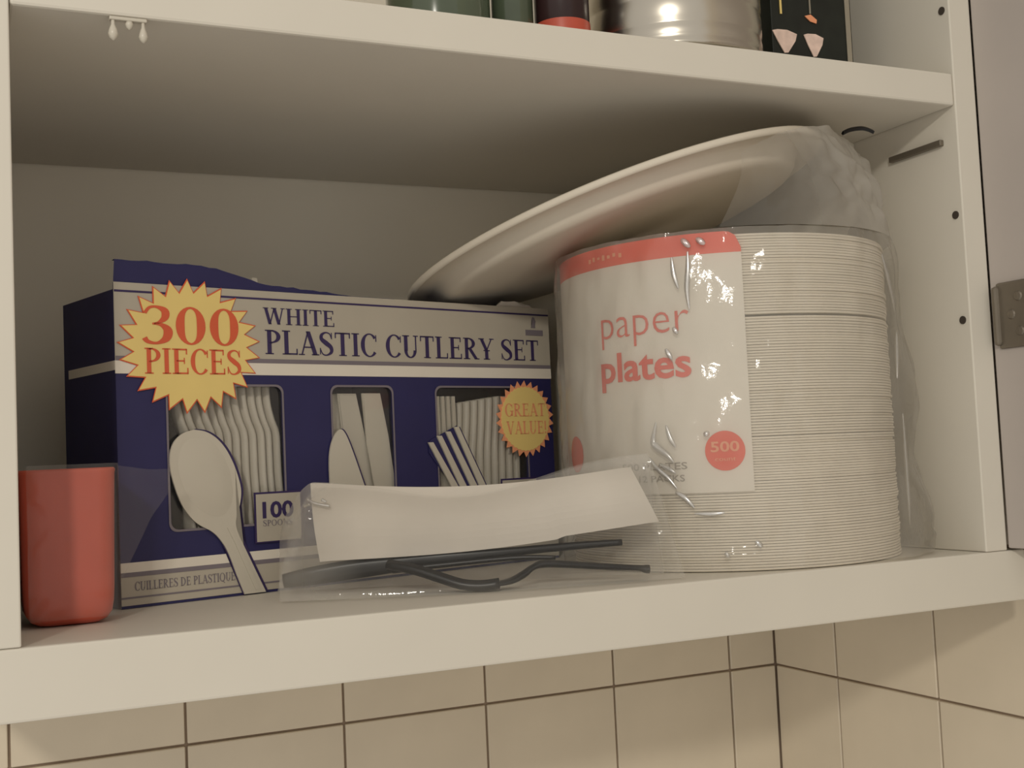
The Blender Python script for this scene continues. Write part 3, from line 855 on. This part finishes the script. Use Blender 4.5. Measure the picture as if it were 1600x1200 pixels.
# clear sleeve around all three
sl = thing('clear_sleeve', 'clear crinkled plastic sleeve around the napkin and black cutlery', 'plastic bag', (.24, .07, 0))
def sleeve(front):
    lay = []
    vs, fs = [], []; NU, NV = 130, 50
    for v in range(NV + 1):
        h = v / NV
        for u in range(NU + 1):
            f = u / NU
            if front:
                bot = Vector((.1330, .0780, .0012)).lerp(Vector((.3480, .0120, .0012)), f)
                bot.y -= .013 * math.sin(math.pi * f)
                tp = Vector((.1440, .1190, .064)).lerp(Vector((.3410, .0340, .072)), f)
            else:
                bot = Vector((.1450, .1330, .0012)).lerp(Vector((.3540, .0440, .0012)), f)
                tp = Vector((.1520, .1305, .062)).lerp(Vector((.3475, .0470, .071)), f)
            tp.z += .010 * math.sin(f * math.pi * 3) * .35 - .012 * math.sin(math.pi * f) + (.020 * max(0, 1 - abs(f - .02) / .12) * 0)
            if f < .1: tp.z -= .030 * (1 - f / .1) ** 2
            P = bot.lerp(tp, h)
            out = Vector((-.42, -.88, .2))
            bulge = math.sin(math.pi * h) ** .8 * math.sin(math.pi * (.03 + .94 * f)) ** .5
            if front:
                P += out * (.008 * bulge * (1 - .6 * h))
            else:
                pass
            w_ = min(1, 6 * h + .2)
            ends = .0004 + .0014 * max(0, 1 - h / .25) + .0075 * max(0, 1 - f / .13) + .0035 * max(0, 1 - (1 - f) / .10)
            P += out * max(0, crumple((P.x, P.y, P.z + (0 if front else .3)), 60, ends * .8) * w_) * (1 if front else -.6)
            P.z = max(P.z, .0006)
            lay.append(min(1, .11 + 1.1 * max(0, 1 - f / .20) + .55 * max(0, 1 - (1 - f) / .14) + .5 * max(0, (h - .78) / .22) + .3 * max(0, 1 - h / .12)))
            vs.append(P - Vector((.24, .07, 0)))
    for v in range(NV):
        for u in range(NU):
            a = v * (NU + 1) + u
            fs.append((a, a + 1, a + NU + 2, a + NU + 1))
    return layers(link_mesh('sleeve_front' if front else 'sleeve_back', vs, fs, SLEEVE, sl, True), lay)
sleeve(True); sleeve(False)
for P_ in ([(.1590, .1120, .0545), (.1625, .1090, .0520), (.1700, .1045, .0500)], [(.1570, .1130, .0505), (.1600, .1105, .0515)], [(.1660, .1065, .0540), (.1680, .1050, .0525)]):
    bar([(x, y, z, .0009, .0009) for x, y, z in P_], 'fold', FOLD, sl, n=5, loc=(.24, .07, 0))

# ------------------------------------------------------------------ red tub in clear wrap, lower left
tub = thing('red_tub', 'red rounded plastic tub in clear wrap beside the left cabinet wall', 'tub', (.0255, .086, .0002))
def rrect(hx, hy, r, n=6):
    out = []
    for cx, cy, a in ((hx - r, -hy + r, -90), (hx - r, hy - r, 0), (-hx + r, hy - r, 90), (-hx + r, -hy + r, 180)):
        for k in range(n + 1):
            t = math.radians(a + 90 * k / n); out.append((cx + r * math.cos(t), cy + r * math.sin(t)))
    return out
def loft(levels, mt, name, par):
    bm = bmesh.new(); rings = []
    for inset, z in levels:
        rings.append([bm.verts.new((x, y, z)) for x, y in rrect(.0215 - inset, .026 - inset, max(.002, .009 - inset * .5))])
    n = len(rings[0])
    for a, b in zip(rings, rings[1:]):
        for i in range(n): bm.faces.new((a[i], a[(i + 1) % n], b[(i + 1) % n], b[i]))
    bm.faces.new(rings[0][::-1]); bm.faces.new(rings[-1])
    return link_bm(name, bm, mt, par, True)
loft([(.0105, 0), (.007, .0006), (.0035, .0025), (.0012, .006), (.0004, .011), (0, .018), (-.0008, .060), (-.0012, .0745), (-.0016, .0760), (-.0010, .0772), (.0004, .0768), (.0010, .0740), (.002, .02), (.006, .006)], TUB, 'tub_body', tub)
vs, fs = [], []; NU, NV = 80, 40
for v in range(NV + 1):
    h = v / NV
    for u in range(NU + 1):
        f = u / NU
        # runs across the front, round the right edge and out as a loose flap
        if f < .5: x, y = -.0195 + .082 * f, -.0285
        elif f < .7: a = (f - .5) / .2; x, y = .0215 + .003 * math.sin(a * 1.57), -.0285 + .0135 * (1 - math.cos(a * 1.57))
        else: a = (f - .7) / .3; x, y = .0245 + .030 * a, -.0150 + .0255 * a
        g_ = min(1, max(0, (f - .62) / .26))
        lo = .004 + .046 * g_ + .014 * max(0, (f - .88) / .12)
        hi = .0792 - .004 * g_
        z = lo + (hi - lo) * h
        P = Vector((x, y, z)); P += Vector((-.3, -.95, 0)) * max(-.0008, crumple(P, 55, .0014))
        vs.append(P)
for v in range(NV):
    for u in range(NU):
        a = v * (NU + 1) + u
        fs.append((a, a + 1, a + NU + 2, a + NU + 1))
tag(link_mesh('clear_wrap', vs, fs, FILM2, tub, True), 'clear plastic wrap with a loose flap')

# ------------------------------------------------------------------ things on the upper shelf
ZS = HO + TT + .0003
can = thing('metal_canister', 'silver ribbed metal canister on the upper shelf', 'canister', (.388, .0592, ZS))
prof = [(.0555, 0), (.0575, .0010), (.0580, .0030), (.0565, .0055), (.0570, .0075)]
for k in range(6): prof += [(.0570, .012 + k * .016), (.0564, .0145 + k * .016), (.0564, .0155 + k * .016), (.0570, .018 + k * .016)]
prof += [(.0570, .112)]
link_bm('canister_body', lathe(prof, 96, cap1=True), METAL, can, True)
link_bm('canister_lid', lathe([(.0572, .1122), (.0590, .1126), (.0592, .124), (.0560, .128), (.01, .129)], 64, cap1=True), METAL, can, True)
bx = thing('printed_black_box', 'black-green carton with pale cocktail-glass prints on the upper shelf', 'box', (.4575, .046, ZS), math.radians(2))
box('carton_body', 0, .0680, 0, .11, 0, .16, BLACKBOX, bx, .0006)
def glass_print(cx, cz, w, h):
    poly = [(cx - w / 2, cz + h * .45), (cx - w * .3, cz + h * .52), (cx + w * .1, cz + h * .55), (cx + w / 2, cz + h * .42), (cx + w * .42, cz + h * .1), (cx + w * .1, cz - h * .45), (cx - w * .05, cz - h * .48), (cx - w * .3, cz)]
    return prism(poly, -.0008, -.0002)
gp_ = link_bm('glass_print', glass_print(.0005 + .0095, .0255, .0200, .0150), PINK, bx)
gp2 = link_bm('glass_print', glass_print(.0340, .0255, .0165, .0150), PINK, bx)
box('stem_print', .0072, .0086, -.0008, -.0002, .044, .090, YEL, bx)
box('stem_print', .0318, .0328, -.0008, -.0002, .047, .090, LID, bx)
link_bm('lozenge_print', prism([(.0275, .0450), (.0325, .0465), (.0375, .0435), (.0370, .0410), (.0320, .0418)], -.0008, -.0002), PALEORG, bx)
box('edge_strip', .0625, .0665, -.0006, -.0002, .001, .159, LID, bx)
jar1 = thing('green_glass_jar', 'dull green glass jar at the left on the upper shelf', 'jar', (.232, .060, ZS))
link_bm('jar_body', lathe([(.026, 0), (.0295, .003), (.030, .01), (.030, .085), (.022, .098), (.021, .112)], 48, cap1=True), GREENG, jar1, True)
link_bm('jar_lid', lathe([(.0235, .1125), (.0238, .125), (.022, .127)], 40, cap1=True), LID, jar1, True)
jar1b = thing('slim_green_bottle', 'slim green bottle right of the green jar on the upper shelf', 'bottle', (.2755, .052, ZS))
link_bm('bottle_body', lathe([(.010, 0), (.0122, .002), (.0124, .07), (.006, .088), (.0055, .11)], 32, cap1=True), GREENG, jar1b, True)
link_bm('bottle_cap', lathe([(.0066, .1105), (.0066, .122)], 24, cap1=True), LID, jar1b, True)
jar2 = thing('spice_jar', 'small dark spice jar with red band left of the metal canister', 'jar', (.3055, .047, ZS))
link_bm('jar_body', lathe([(.014, 0), (.0162, .002), (.0164, .07), (.013, .08)], 36, cap1=True), DARKJ, jar2, True)
link_bm('jar_band', lathe([(.0166, .006), (.0167, .008), (.0167, .016), (.0166, .018)], 36, cap0=False), TUB, jar2, True)
link_bm('jar_cap', lathe([(.0150, .0802), (.0152, .096), (.014, .098)], 32, cap1=True), BPLA, jar2, True)
